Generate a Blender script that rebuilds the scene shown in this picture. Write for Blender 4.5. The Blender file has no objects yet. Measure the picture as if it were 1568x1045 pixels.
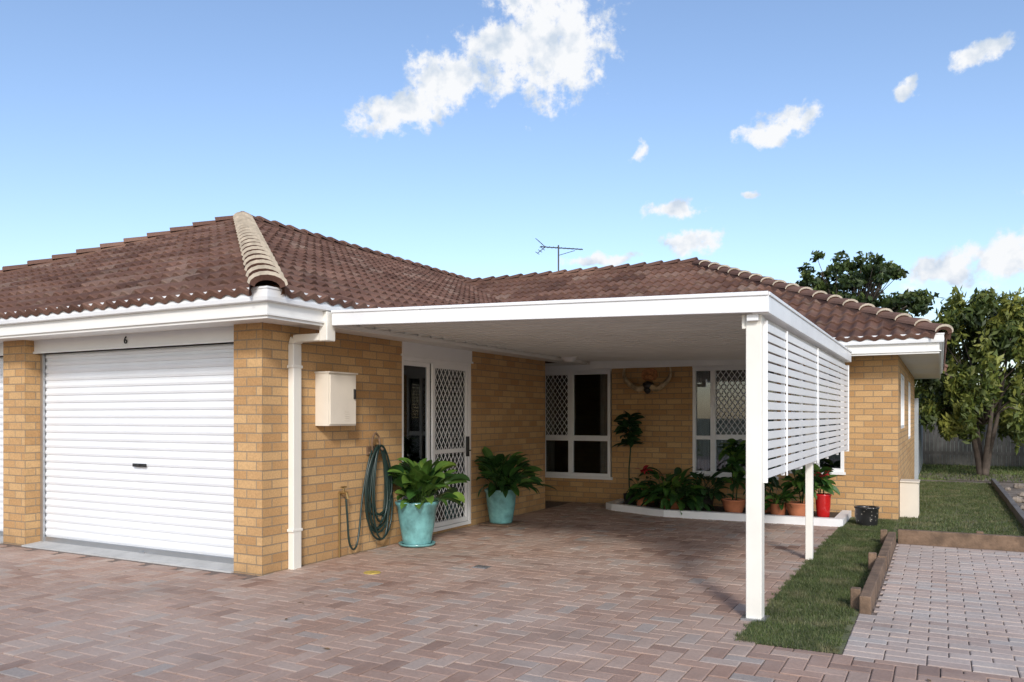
import bpy, math, random
import numpy as np
from mathutils import Vector, Matrix
R = random.Random(7)
NP = np.random.RandomState(5)
scene = bpy.context.scene
COL = scene.collection

# ------------------------------------------------------------------ helpers
class MB:
    def __init__(s):
        s.v=[]; s.f=[]; s.m=[]; s.t=[]
    def face(s, pts, mat=0, tint=0.5):
        i=len(s.v); s.v.extend([tuple(p) for p in pts])
        s.f.append(tuple(range(i,i+len(pts)))); s.m.append(mat); s.t.append(tint)
    def box(s,x0,x1,y0,y1,z0,z1,mat=0,tint=0.5):
        if x0>x1:x0,x1=x1,x0
        if y0>y1:y0,y1=y1,y0
        if z0>z1:z0,z1=z1,z0
        s.hexa([(x0,y0,z0),(x1,y0,z0),(x1,y1,z0),(x0,y1,z0),(x0,y0,z1),(x1,y0,z1),(x1,y1,z1),(x0,y1,z1)],mat,tint)
    def hexa(s,p,mat=0,tint=0.5):
        i=len(s.v); s.v += [tuple(q) for q in p]
        for q in [(0,3,2,1),(4,5,6,7),(0,1,5,4),(1,2,6,5),(2,3,7,6),(3,0,4,7)]:
            s.f.append(tuple(i+k for k in q)); s.m.append(mat); s.t.append(tint)
    def tube(s,pts,rad,n=8,mat=0,tint=0.5,caps=True):
        pts=[Vector(p) for p in pts]
        if not hasattr(rad,'__len__'): rad=[rad]*len(pts)
        base=len(s.v); prev=None
        for k,p in enumerate(pts):
            if k==0: d=pts[1]-pts[0]
            elif k==len(pts)-1: d=pts[-1]-pts[-2]
            else: d=pts[k+1]-pts[k-1]
            if d.length<1e-9: d=Vector((0,0,1))
            d.normalize()
            if prev is None:
                a=Vector((0,0,1)) if abs(d.z)<0.9 else Vector((1,0,0))
                x=d.cross(a).normalized()
            else:
                x=(prev-d*prev.dot(d))
                x=x.normalized() if x.length>1e-6 else d.orthogonal().normalized()
            prev=x; y=d.cross(x)
            for j in range(n):
                t=2*math.pi*j/n
                s.v.append(tuple(p+(x*math.cos(t)+y*math.sin(t))*rad[k]))
        for k in range(len(pts)-1):
            for j in range(n):
                a=base+k*n+j; b=base+k*n+(j+1)%n
                s.f.append((a,b,b+n,a+n)); s.m.append(mat); s.t.append(tint)
        if caps:
            s.f.append(tuple(base+j for j in range(n))[::-1]); s.m.append(mat); s.t.append(tint)
            e=base+(len(pts)-1)*n
            s.f.append(tuple(e+j for j in range(n))); s.m.append(mat); s.t.append(tint)
    def lathe(s,prof,c,n=28,mat=0,tint=0.5,sx=1,sy=1):
        base=len(s.v)
        for r,z in prof:
            for j in range(n):
                t=2*math.pi*j/n
                s.v.append((c[0]+r*math.cos(t)*sx,c[1]+r*math.sin(t)*sy,c[2]+z))
        for k in range(len(prof)-1):
            for j in range(n):
                a=base+k*n+j; b=base+k*n+(j+1)%n
                s.f.append((a,b,b+n,a+n)); s.m.append(mat); s.t.append(tint)
    def ell(s,c,r,n=12,mat=0,jit=0.0,tint=0.5):
        base=len(s.v); m=n//2+2
        for i in range(m):
            ph=math.pi*i/(m-1)
            for j in range(n):
                t=2*math.pi*j/n; k=1+R.uniform(-jit,jit)
                s.v.append((c[0]+r[0]*math.sin(ph)*math.cos(t)*k,c[1]+r[1]*math.sin(ph)*math.sin(t)*k,c[2]+r[2]*math.cos(ph)*k))
        for i in range(m-1):
            for j in range(n):
                a=base+i*n+j;b=base+i*n+(j+1)%n
                s.f.append((a,a+n,b+n,b)); s.m.append(mat); s.t.append(tint)
    def obj(s,name,mats,parent=None,smooth=False,bevel=0,fixn=False):
        me=bpy.data.meshes.new(name); me.from_pydata(s.v,[],s.f)
        for m in mats: me.materials.append(m)
        me.polygons.foreach_set('material_index',s.m)
        at=me.attributes.new('tint','FLOAT','FACE'); at.data.foreach_set('value',s.t)
        if smooth: me.polygons.foreach_set('use_smooth',[True]*len(s.f))
        me.update()
        o=bpy.data.objects.new(name,me); COL.objects.link(o)
        if parent: o.parent=parent
        if bevel:
            b=o.modifiers.new('bevel','BEVEL'); b.width=bevel; b.segments=2; b.limit_method='ANGLE'
        return o
def empty(name,parent=None):
    o=bpy.data.objects.new(name,None); COL.objects.link(o); o.empty_display_size=0.3
    if parent: o.parent=parent
    return o

# ------------------------------------------------------------------ materials
def newmat(name):
    m=bpy.data.materials.new(name); m.use_nodes=True
    nt=m.node_tree; b=nt.nodes['Principled BSDF']
    return m,nt,b
def N(nt,t,**k):
    n=nt.nodes.new(t)
    for a,v in k.items(): setattr(n,a,v)
    return n
def mixc(nt,fac,a,b,mode='MIX'):
    n=nt.nodes.new('ShaderNodeMix'); n.data_type='RGBA'; n.blend_type=mode
    for s,v in ((0,fac),(6,a),(7,b)):
        if hasattr(v,'is_output'): nt.links.new(v,n.inputs[s])
        else: n.inputs[s].default_value = v if s==0 else (v[0],v[1],v[2],1)
    return n.outputs[2]
def ramp(nt,fac,stops):
    r=nt.nodes.new('ShaderNodeValToRGB'); nt.links.new(fac,r.inputs[0])
    cr=r.color_ramp
    while len(cr.elements)<len(stops): cr.elements.new(0.5)
    for e,(p,c) in zip(cr.elements,stops):
        e.position=p; e.color=(c[0],c[1],c[2],1) if hasattr(c,'__len__') else (c,c,c,1)
    return r.outputs[0]
def noise(nt,scale,detail=4,vec=None,rough=0.55):
    n=nt.nodes.new('ShaderNodeTexNoise'); n.inputs['Scale'].default_value=scale
    n.inputs['Detail'].default_value=detail; n.inputs['Roughness'].default_value=rough
    if vec is None:
        g=nt.nodes.new('ShaderNodeNewGeometry'); vec=g.outputs['Position']
    nt.links.new(vec,n.inputs['Vector'])
    return n.outputs['Fac']
def bump(nt,b,h,strength,dist):
    n=nt.nodes.new('ShaderNodeBump'); n.inputs['Strength'].default_value=strength
    n.inputs['Distance'].default_value=dist
    nt.links.new(h,n.inputs['Height']); nt.links.new(n.outputs[0],b.inputs['Normal'])
def pm(name,col,rough=0.5,var=0.08,scale=3,bs=0,bscale=60,metal=0,dirt=0):
    m,nt,b=newmat(name)
    f=noise(nt,scale,3)
    f2=ramp(nt,f,[(0.3,0),(0.7,1)])
    lo=[c*(1-var) for c in col]; hi=[min(1,c*(1+var)) for c in col]
    c=mixc(nt,f2,lo,hi)
    if dirt:
        d=ramp(nt,noise(nt,scale*2.7,6,rough=0.7),[(0.5,0),(0.75,1)])
        dm=nt.nodes.new('ShaderNodeMath'); dm.operation='MULTIPLY'; dm.inputs[1].default_value=dirt
        nt.links.new(d,dm.inputs[0])
        c=mixc(nt,dm.outputs[0],c,[x*0.45 for x in col])
    nt.links.new(c,b.inputs['Base Color'])
    b.inputs['Roughness'].default_value=rough; b.inputs['Metallic'].default_value=metal
    if bs: bump(nt,b,noise(nt,bscale,4),bs,0.01)
    return m
def tintmat(name,stops,rough=0.5,bs=0,bscale=60,var=0.25,nscale=1.2,spec=None,trans=False,stain=None,patches=None):
    m,nt,b=newmat(name)
    a=nt.nodes.new('ShaderNodeAttribute'); a.attribute_name='tint'
    c=ramp(nt,a.outputs['Fac'],stops)
    f=ramp(nt,noise(nt,nscale,5 if not trans else 2,rough=0.65),[(0.3,1-var),(0.7,1.0)])
    c=mixc(nt,1.0,c,f,'MULTIPLY')
    if not trans:
        f2=ramp(nt,noise(nt,45,4),[(0.3,0.82),(0.7,1.03)])
        c=mixc(nt,1.0,c,f2,'MULTIPLY')
    if stain:
        sf=ramp(nt,noise(nt,stain[0],6,rough=0.7),[(0.42,0),(0.66,1)])
        sm=nt.nodes.new('ShaderNodeMath'); sm.operation='MULTIPLY'; sm.inputs[1].default_value=stain[1]; nt.links.new(sf,sm.inputs[0])
        c=mixc(nt,sm.outputs[0],c,stain[2])
    if patches:
        pf=ramp(nt,noise(nt,patches[0],4,rough=0.65),[(0.52,0),(0.70,patches[1])])
        c=mixc(nt,pf,c,patches[2])
    nt.links.new(c,b.inputs['Base Color']); b.inputs['Roughness'].default_value=rough
    if spec is not None: b.inputs['Specular IOR Level'].default_value=spec
    if bs: bump(nt,b,noise(nt,bscale,4),bs,0.005)
    if trans:
        t=nt.nodes.new('ShaderNodeBsdfTranslucent'); nt.links.new(c,t.inputs[0])
        mx=nt.nodes.new('ShaderNodeMixShader'); mx.inputs[0].default_value=0.3
        nt.links.new(b.outputs[0],mx.inputs[1]); nt.links.new(t.outputs[0],mx.inputs[2])
        nt.links.new(mx.outputs[0],nt.nodes['Material Output'].inputs[0])
    return m
def brickmat(name,axis):
    m,nt,b=newmat(name)
    g=N(nt,'ShaderNodeNewGeometry'); s=N(nt,'ShaderNodeSeparateXYZ'); nt.links.new(g.outputs['Position'],s.inputs[0])
    c=N(nt,'ShaderNodeCombineXYZ'); nt.links.new(s.outputs[axis],c.inputs[0]); nt.links.new(s.outputs[2],c.inputs[1])
    t=N(nt,'ShaderNodeTexBrick'); nt.links.new(c.outputs[0],t.inputs['Vector'])
    t.offset=0.5; t.inputs['Scale'].default_value=1
    t.inputs['Brick Width'].default_value=0.24; t.inputs['Row Height'].default_value=0.086
    t.inputs['Mortar Size'].default_value=0.006; t.inputs['Mortar Smooth'].default_value=0.2
    t.inputs['Bias'].default_value=-0.1
    t.inputs['Color1'].default_value=(0.62,0.39,0.18,1); t.inputs['Color2'].default_value=(0.47,0.262,0.105,1)
    t.inputs['Mortar'].default_value=(0.33,0.25,0.16,1)
    f=ramp(nt,noise(nt,1.3,5,rough=0.6),[(0.3,0.86),(0.7,1.0)])
    f2=ramp(nt,noise(nt,60,4),[(0.3,0.80),(0.7,1.06)])
    cc=mixc(nt,1,t.outputs['Color'],f,'MULTIPLY'); cc=mixc(nt,1,cc,f2,'MULTIPLY')
    # splash dirt near the ground
    mr=N(nt,'ShaderNodeMapRange'); mr.inputs['From Min'].default_value=0.0; mr.inputs['From Max'].default_value=0.22; mr.inputs['To Min'].default_value=0.45; mr.inputs['To Max'].default_value=0.0
    nt.links.new(s.outputs[2],mr.inputs['Value'])
    mn=N(nt,'ShaderNodeMath',operation='MULTIPLY'); nt.links.new(mr.outputs[0],mn.inputs[0]); nt.links.new(ramp(nt,noise(nt,5,4),[(0.35,0.2),(0.65,1)]),mn.inputs[1])
    cc=mixc(nt,mn.outputs[0],cc,(0.20,0.13,0.075))
    nt.links.new(cc,b.inputs['Base Color']); b.inputs['Roughness'].default_value=0.85
    inv=N(nt,'ShaderNodeMath',operation='SUBTRACT'); inv.inputs[0].default_value=1; nt.links.new(t.outputs['Fac'],inv.inputs[1])
    ad=N(nt,'ShaderNodeMath',operation='MULTIPLY_ADD'); nt.links.new(noise(nt,70,4),ad.inputs[0]); ad.inputs[1].default_value=0.35
    nt.links.new(inv.outputs[0],ad.inputs[2])
    bump(nt,b,ad.outputs[0],0.9,0.006)
    return m
BX=brickmat('brick_front',0); BY=brickmat('brick_side',1)
WHITE=pm('white_paint',(0.79,0.80,0.80),0.35,0.03,2)
WHITED=pm('white_metal_weathered',(0.77,0.78,0.78),0.4,0.05,2,dirt=0.12)
CREAM=pm('off_white_paint',(0.76,0.74,0.67),0.4,0.05,2,dirt=0.06)
DOORW=pm('roller_door_white',(0.74,0.76,0.78),0.38,0.03,1.2,dirt=0.05)
CEIL=pm('carport_sheet_cream',(0.68,0.68,0.64),0.4,0.05,1.5)
SOFF=pm('soffit_white',(0.74,0.73,0.69),0.6,0.04,1.5)
BLACK=pm('black_plastic',(0.02,0.02,0.02),0.4)
CONC=pm('concrete',(0.46,0.46,0.44),0.85,0.12,4,bs=0.3,dirt=0.3)
DARK=pm('interior_dark',(0.13,0.13,0.135),0.9)
CURTREFL=pm('curtain_reflection_cream',(0.6,0.57,0.50),0.9,0.1,6)
ALU=pm('aluminium',(0.45,0.46,0.47),0.35,metal=0.8)
TEAL=pm('glazed_teal',(0.15,0.35,0.35),0.16,0.35,7,dirt=0.35)
TERRA=pm('terracotta',(0.45,0.16,0.075),0.8,0.15,9,bs=0.2)
REDP=pm('red_glaze',(0.45,0.015,0.015),0.2,0.1)
SOIL=pm('soil_mulch',(0.065,0.042,0.028),0.95,0.4,25,bs=0.8,bscale=40)
WOOD=pm('sleeper_timber',(0.17,0.11,0.07),0.85,0.4,6,bs=0.7,bscale=35,dirt=0.6)
WOODG=pm('fence_timber',(0.125,0.12,0.115),0.9,0.3,3,bs=0.4,dirt=0.4)
BARK=pm('bark',(0.09,0.07,0.055),0.95,0.3,8,bs=0.8,bscale=25)
HOSE=pm('hose_green',(0.012,0.030,0.026),0.35,0.2)
HORN=pm('horn',(0.40,0.31,0.19),0.35,0.5,9)
HAIR=pm('hair_brown',(0.42,0.19,0.08),0.9,0.4,30,bs=0.8)
METERC=pm('meter_box_cream',(0.70,0.64,0.54),0.45,0.05,2,dirt=0.08)
def glassmat():
    m,nt,b=newmat('window_glass'); nt.nodes.remove(b)
    tr=N(nt,'ShaderNodeBsdfTransparent'); tr.inputs[0].default_value=(0.6,0.63,0.65,1)
    gl=N(nt,'ShaderNodeBsdfGlossy'); gl.inputs['Roughness'].default_value=0.01; gl.inputs[0].default_value=(0.9,0.95,1,1)
    fr=N(nt,'ShaderNodeFresnel'); fr.inputs[0].default_value=1.5
    mp=N(nt,'ShaderNodeMath',operation='MULTIPLY'); mp.inputs[1].default_value=2.4; nt.links.new(fr.outputs[0],mp.inputs[0])
    mx=N(nt,'ShaderNodeMixShader'); nt.links.new(mp.outputs[0],mx.inputs[0])
    nt.links.new(tr.outputs[0],mx.inputs[1]); nt.links.new(gl.outputs[0],mx.inputs[2])
    nt.links.new(mx.outputs[0],nt.nodes['Material Output'].inputs[0])
    return m
GLASS=glassmat()
TILE=tintmat('concrete_roof_tile',[(0,(0.12,0.062,0.045)),(0.5,(0.18,0.095,0.068)),(0.85,(0.23,0.13,0.095)),(1,(0.26,0.17,0.13))],0.85,bs=0.4,bscale=50,var=0.38,nscale=0.8,spec=0.2,patches=(3.5,0.35,(0.24,0.19,0.15)))
CAP=tintmat('ridge_cap_tile',[(0,(0.15,0.08,0.06)),(1,(0.25,0.145,0.105))],0.85,bs=0.4,var=0.3,spec=0.2)
MORT=pm('mortar_pointing',(0.50,0.44,0.35),0.9,0.25,9,dirt=0.4)
PAVER=tintmat('clay_paver',[(0,(0.33,0.20,0.145)),(0.3,(0.45,0.285,0.21)),(0.6,(0.51,0.345,0.26)),(0.85,(0.53,0.405,0.325)),(1,(0.44,0.37,0.32))],0.7,bs=0.5,bscale=45,var=0.30,nscale=0.8,stain=(0.5,0.40,(0.49,0.42,0.37)),patches=(0.75,0.5,(0.20,0.14,0.11)))
PAVER2=tintmat('clay_paver_pink',[(0,(0.46,0.34,0.28)),(0.5,(0.57,0.445,0.37)),(1,(0.52,0.46,0.41))],0.78,bs=0.5,bscale=45,var=0.24,nscale=0.9,stain=(0.7,0.35,(0.50,0.47,0.43)),patches=(1.1,0.3,(0.25,0.19,0.16)))
SAND=pm('joint_sand',(0.17,0.13,0.105),0.95,0.3,20,bs=0.4)
LEAF=tintmat('leaf_green_glossy',[(0,(0.02,0.065,0.02)),(0.5,(0.055,0.145,0.03)),(0.85,(0.13,0.25,0.045)),(1,(0.22,0.34,0.06))],0.32,var=0.3,nscale=9,trans=True)
LEAFD=tintmat('leaf_dark',[(0,(0.012,0.045,0.018)),(1,(0.055,0.13,0.04))],0.35,var=0.3,nscale=9,trans=True)
LEAFR=tintmat('leaf_red',[(0,(0.35,0.01,0.02)),(1,(0.55,0.03,0.04))],0.5,trans=True)
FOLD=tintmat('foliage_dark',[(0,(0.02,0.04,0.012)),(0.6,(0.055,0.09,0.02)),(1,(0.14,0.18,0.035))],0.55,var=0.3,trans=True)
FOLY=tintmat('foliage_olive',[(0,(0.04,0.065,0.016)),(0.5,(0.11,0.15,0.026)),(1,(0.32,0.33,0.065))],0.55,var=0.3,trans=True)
GRASS=tintmat('grass_blade',[(0,(0.07,0.105,0.03)),(0.6,(0.135,0.18,0.052)),(1,(0.32,0.30,0.15))],0.6,var=0.45,nscale=3.5,trans=True,patches=(2.6,0.75,(0.30,0.255,0.14)))
def groundmat(name,a,b_,c_,sc):
    m,nt,b=newmat(name)
    f=noise(nt,sc,8,rough=0.7); c=ramp(nt,f,[(0.3,a),(0.52,b_),(0.72,c_)])
    f2=ramp(nt,noise(nt,sc*12,6),[(0.3,0.6),(0.7,1.1)]); c=mixc(nt,1,c,f2,'MULTIPLY')
    nt.links.new(c,b.inputs['Base Color']); b.inputs['Roughness'].default_value=0.95
    bump(nt,b,noise(nt,sc*20,6),0.8,0.02)
    return m
LAWN=groundmat('lawn_soil',(0.09,0.11,0.04),(0.14,0.15,0.065),(0.22,0.18,0.12),1.6)
LAWNB=groundmat('back_lawn',(0.18,0.25,0.04),(0.25,0.33,0.06),(0.30,0.35,0.10),0.8)
MULCH=groundmat('mulch_gravel',(0.10,0.075,0.055),(0.22,0.18,0.14),(0.38,0.34,0.30),2.5)
GROUND=groundmat('ground_far',(0.07,0.08,0.04),(0.11,0.12,0.06),(0.16,0.15,0.09),0.2)

# ------------------------------------------------------------------ ground
mb=MB(); mb.face([(-400,-400,-0.05),(400,-400,-0.05),(400,400,-0.05),(-400,400,-0.05)]); mb.obj('ground',[GROUND])
mb=MB(); mb.face([(-20,-4,-0.010),(6,-4,-0.010),(6,12.46,-0.010),(-20,12.46,-0.010)]); 
paving=empty('brick_paving'); mb.obj('joint_sand_bed',[SAND],paving)
C=0.115; J=0.0032; CH=0.006
def paver(mb,x0,x1,y0,y1,mat):
    if mat==0:
        if x0<-14 or x1>5.2 or y0<-1.5: return
        cy=(y0+y1)/2; cx=(x0+x1)/2
        if cy>5.27 or (y0>=5.2 and y1>5.27):
            if x0>=-1.18: 
                if y0<5.25: y1=5.26
                else: return
            else:
                x1=min(x1,-1.17)
                if y1>5.39:
                    x0=max(x0,-5.445)
                if y1>12.44: return
        elif y1>5.26 and x0>=-1.18: y1=5.26
        if x1-x0<0.03 or y1-y0<0.03: return
    x0+=J;x1-=J;y0+=J;y1-=J
    z=R.gauss(0,0.0014); tx=R.gauss(0,0.005); ty=R.gauss(0,0.005)
    t=min(1,max(0,R.gauss(0.5,0.24))); cx=(x0+x1)/2; cy=(y0+y1)/2
    def Z(x,y): return z+tx*(x-cx)+ty*(y-cy)
    xs=[(x0,y0),(x1,y0),(x1,y1),(x0,y1)]; xi=[(x0+CH,y0+CH),(x1-CH,y0+CH),(x1-CH,y1-CH),(x0+CH,y1-CH)]
    i=len(mb.v)
    mb.v += [(a,b,-0.012) for a,b in xs]+[(a,b,Z(a,b)-0.003) for a,b in xs]+[(a,b,Z(a,b)) for a,b in xi]
    fs=[(8,9,10,11)]
    for k in range(4):
        k2=(k+1)%4; fs.append((4+k,4+k2,8+k2,8+k)); fs.append((k,k2,4+k2,4+k))
    for q in fs: mb.f.append(tuple(i+a for a in q)); mb.m.append(0); mb.t.append(t)
mb=MB()
for i in range(-124,48):
    for j in range(-14,112):
        t=(i-j)%4; x=i*C; y=j*C
        if t==0: paver(mb,x,x+2*C,y,y+C,0)
        elif t==3: paver(mb,x,x+C,y,y+2*C,0)
mb.obj('driveway_pavers',[PAVER],paving)
mb=MB()
j=0; y=5.38
while y+C<10.17:
    xm=-0.53 if y<6.35 else -0.44
    x=-0.53-(0.115 if j%2 else 0)
    while x<5.2:
        x1=min(x+0.23,5.2); xx=max(x,xm); 
        if x1-xx>0.05: paver(mb,xx,x1,y,y+C,1)
        x+=0.23
    y+=C; j+=1
x=-0.53
while x<5.2: paver(mb,x,x+0.23,5.264,5.38,1); x+=0.23
mb.obj('parking_pad_pavers',[PAVER2],paving)

# lawn
lawn=empty('lawn')
mb=MB(); mb.face([(-1.17,5.27,-0.002),(-0.53,5.27,-0.002),(-0.53,10.3,-0.002),(-1.17,10.3,-0.002)])
mb.face([(-1.17,10.3,-0.002),(0.96,10.3,-0.002),(0.96,20.0,-0.002),(-1.17,20.0,-0.002)])
mb.obj('lawn_soil',[LAWN],lawn)
mb=MB(); mb.face([(-6,20.6,-0.004),(16,20.6,-0.004),(16,27,-0.004),(-6,27,-0.004)]); mb.obj('back_lawn',[LAWNB],lawn)
def grass(name,rects,n,h,w,mat=GRASS):
    V=[];F=[];T=[]
    tot=sum((r[1]-r[0])*(r[3]-r[2]) for r in rects)
    for r in rects:
        k=int(n*(r[1]-r[0])*(r[3]-r[2])/tot)
        x=NP.uniform(r[0],r[1],k); yy=NP.uniform(r[2],r[3],k)
        x=x+0.018*np.sin(yy*23)+0.012*np.sin(yy*51)
        a=NP.uniform(0,2*math.pi,k); hh=h*NP.uniform(0.4,1.2,k); ww=w*NP.uniform(0.6,1.3,k)
        l=hh*NP.uniform(0.1,0.9,k); b=NP.uniform(0,2*math.pi,k)
        p0=np.stack([x-np.cos(a)*ww,yy-np.sin(a)*ww,np.full(k,-0.003)],1)
        p1=np.stack([x+np.cos(a)*ww,yy+np.sin(a)*ww,np.full(k,-0.003)],1)
        p2=np.stack([x+np.cos(b)*l,yy+np.sin(b)*l,hh],1)
        V.append(np.stack([p0,p1,p2],1).reshape(-1,3)); T.append(NP.beta(2,2.4,k))
    V=np.concatenate(V);T=np.concatenate(T);k=len(T)
    me=bpy.data.meshes.new(name); me.from_pydata(V.tolist(),[],np.arange(3*k).reshape(k,3).tolist())
    me.materials.append(mat); at=me.attributes.new('tint','FLOAT','FACE'); at.data.foreach_set('value',T.astype(np.float32))
    o=bpy.data.objects.new(name,me); COL.objects.link(o); o.parent=lawn
grass('grass_strip',[(-1.18,-0.56,5.24,10.3),(-1.15,-0.53,10.3,12.3)],46000,0.026,0.0028)
grass('grass_side',[(-0.5,0.95,10.32,20.0)],26000,0.03,0.006)
grass('grass_back',[(-2,10,20.6,26.8)],16000,0.07,0.014)
mb=MB(); mb.face([(0.96,10.3,-0.006),(12,10.3,-0.006),(12,20.6,-0.006),(0.96,20.6,-0.006)])
mb.face([(-0.5,20.0,-0.006),(0.96,20.0,-0.006),(0.96,20.6,-0.006),(-0.5,20.6,-0.006)])
mb.face([(0.9+1.5*math.cos(a*0.35)*(1+0.1*math.sin(a*2.1)),21.9+1.4*math.sin(a*0.35),0.004) for a in range(18)])
mb.obj('mulch_bed',[MULCH])
e=empty('timber_garden_edging')
mb=MB()
mb.box(-0.53,-0.45,6.45,8.3,-0.03,0.12); mb.box(-0.525,-0.445,8.31,10.12,-0.03,0.13)
mb.box(-0.60,-0.53,6.55,6.63,-0.03,0.15); mb.box(-0.60,-0.53,8.25,8.33,-0.03,0.16);mb.box(-0.60,-0.53,9.98,10.06,-0.03,0.16)
mb.box(-0.43,2.1,10.18,10.27,-0.03,0.15); mb.box(2.11,4.9,10.185,10.275,-0.03,0.145)
mb.box(0.35,0.42,10.27,10.33,-0.03,0.17)
mb.obj('sleeper',[WOOD],e,bevel=0.008)
mb=MB(); mb.box(0.95,1.03,10.4,14.8,-0.03,0.11); mb.box(0.955,1.035,14.82,20.0,-0.03,0.11)
mb.box(1.04,1.10,12.0,12.08,-0.03,0.15)
mb.obj('border_sleeper',[WOODG],e,bevel=0.008)

# ------------------------------------------------------------------ house
house=empty('brick_house')
def wallY(mb,Y,x0,x1,z0,z1,ops,sgn=-1,dep=0.11):
    xs=sorted(set([x0,x1]+[o[0] for o in ops]+[o[1] for o in ops])); zs=sorted(set([z0,z1]+[o[2] for o in ops]+[o[3] for o in ops]))
    for a,b in zip(xs,xs[1:]):
        for c,d in zip(zs,zs[1:]):
            if any(o[0]<=a and b<=o[1] and o[2]<=c and d<=o[3] for o in ops): continue
            q=[(a,Y,c),(b,Y,c),(b,Y,d),(a,Y,d)]
            mb.face(q if sgn<0 else q[::-1],0)
    D=Y-sgn*dep
    for (a,b,c,d) in ops:
        mb.face([(a,Y,c),(a,Y,d),(a,D,d),(a,D,c)],1); mb.face([(b,Y,c),(b,D,c),(b,D,d),(b,Y,d)],1)
        mb.face([(a,Y,c),(a,D,c),(b,D,c),(b,Y,c)],0); mb.face([(a,Y,d),(b,Y,d),(b,D,d),(a,D,d)],0)
def wallX(mb,X,y0,y1,z0,z1,ops,sgn=1,dep=0.11):
    ys=sorted(set([y0,y1]+[o[0] for o in ops]+[o[1] for o in ops])); zs=sorted(set([z0,z1]+[o[2] for o in ops]+[o[3] for o in ops]))
    for a,b in zip(ys,ys[1:]):
        for c,d in zip(zs,zs[1:]):
            if any(o[0]<=a and b<=o[1] and o[2]<=c and d<=o[3] for o in ops): continue
            q=[(X,a,c),(X,b,c),(X,b,d),(X,a,d)]
            mb.face(q if sgn>0 else q[::-1],1)
    D=X-sgn*dep
    for (a,b,c,d) in ops:
        mb.face([(X,a,c),(X,a,d),(D,a,d),(D,a,c)],0); mb.face([(X,b,c),(D,b,c),(D,b,d),(X,b,d)],0)
        mb.face([(X,a,c),(D,a,c),(D,b,c),(X,b,c)],1); mb.face([(X,a,d),(X,b,d),(D,b,d),(D,a,d)],1)
T=2.32
WX=-5.45; FY=5.395; BYY=12.45; RX=-0.52
GD=[(-9.06,-5.807),(-12.8,-9.47)]
mb=MB()
wallY(mb,FY,-15.7,WX,-0.05,T,[(GD[0][0],GD[0][1],-0.05,T),(GD[1][0],GD[1][1],-0.05,T)],dep=0.24)
wallX(mb,WX,FY,11.34,-0.05,T,[(7.55,9.10,0.03,T)])
mb.face([(WX,11.34,-.05),(WX,11.34,T),(-7.2,11.34,T),(-7.2,11.34,-.05)],0)
mb.face([(-7.2,11.34,-.05),(-7.2,11.34,T),(-7.2,BYY,T),(-7.2,BYY,-.05)],1)
W1=(-6.05,-4.77,0.42,T); W2=(-3.43,-2.15,0.52,T); W3=(-1.95,-1.22,0.62,2.12)
wallY(mb,BYY,-7.2,RX,-0.05,T,[W1,W2,W3])
wallX(mb,RX,BYY,20.4,-0.05,T,[(13.3,14.9,1.25,2.1),(16.5,18.0,1.0,2.1)])
mb.face([(-15.7,FY,-.05),(-15.7,FY,T),(-15.7,20.4,T),(-15.7,20.4,-.05)],1)
mb.face([(-15.7,20.4,-.05),(-15.7,20.4,T),(RX,20.4,T),(RX,20.4,-.05)],0)
mb.obj('brick_walls',[BX,BY],house)

def LB(mb,plane,c,a0,a1,z0,z1,o0,o1,mat=0):
    if plane=='Y': mb.box(a0,a1,c-o0,c-o1,z0,z1,mat)
    else: mb.box(c+o0,c+o1,a0,a1,z0,z1,mat)
def lattice(mb,plane,c,a0,a1,z0,z1,o,dx=0.085,dz=0.12,r=0.0045,mat=0):
    k=dx/dz; W=a1-a0; H=z1-z0
    for sg in (1,-1):
        x=-H*k-dx if sg>0 else -dx
        while x<W+H*k+dx:
            t0=(0-x)/(sg*k); t1=(W-x)/(sg*k)
            lo=max(0,min(t0,t1)); hi=min(H,max(t0,t1))
            if hi-lo>0.01:
                P=[]
                for z in (lo,hi):
                    a=a0+x+sg*k*z; zz=z0+z; oo=o+(0.002 if sg>0 else -0.002)
                    P.append((a,c-oo,zz) if plane=='Y' else (c+oo,a,zz))
                mb.tube(P,r,4,mat,caps=False)
            x+=dx
def rect_frame(mb,plane,c,a0,a1,z0,z1,w,o0,o1,mat=0):
    LB(mb,plane,c,a0,a0+w,z0,z1,o0,o1,mat); LB(mb,plane,c,a1-w,a1,z0,z1,o0,o1,mat)
    LB(mb,plane,c,a0+w,a1-w,z0,z0+w,o0,o1,mat); LB(mb,plane,c,a0+w,a1-w,z1-w,z1,o0,o1,mat)
def room(mb,plane,c,a0,a1,z0,z1,depth=2.2,mat=0):
    A0=a0-0.6;A1=a1+0.6;Z0=z0 if z0<0.2 else z0-0.4;Z1=z1+0.05
    def P(a,o,z): return (a,c-o,z) if plane=='Y' else (c+o,a,z)
    i=-0.12;d=-depth
    mb.face([P(A0,d,Z0),P(A1,d,Z0),P(A1,d,Z1),P(A0,d,Z1)],mat)
    mb.face([P(A0,i,Z0),P(A0,d,Z0),P(A0,d,Z1),P(A0,i,Z1)],mat); mb.face([P(A1,i,Z0),P(A1,d,Z0),P(A1,d,Z1),P(A1,i,Z1)],mat)
    mb.face([P(A0,i,Z0),P(A1,i,Z0),P(A1,d,Z0),P(A0,d,Z0)],mat); mb.face([P(A0,i,Z1),P(A1,i,Z1),P(A1,d,Z1),P(A0,d,Z1)],mat)
def curtain_shape(mb,plane,c,a0,a1,z0,z1,o,mat=0):
    n=int((a1-a0)/0.012)+2
    pr=None
    for i in range(n+1):
        a=a0+(a1-a0)*i/n; oo=o+0.018*math.sin(a*75)+0.008*math.sin(a*31)
        p=[(a,c-oo,z) if plane=='Y' else (c+oo,a,z) for z in (z0,z1)]
        if pr: mb.face([pr[0],p[0],p[1],pr[1]],mat)
        pr=p
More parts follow.
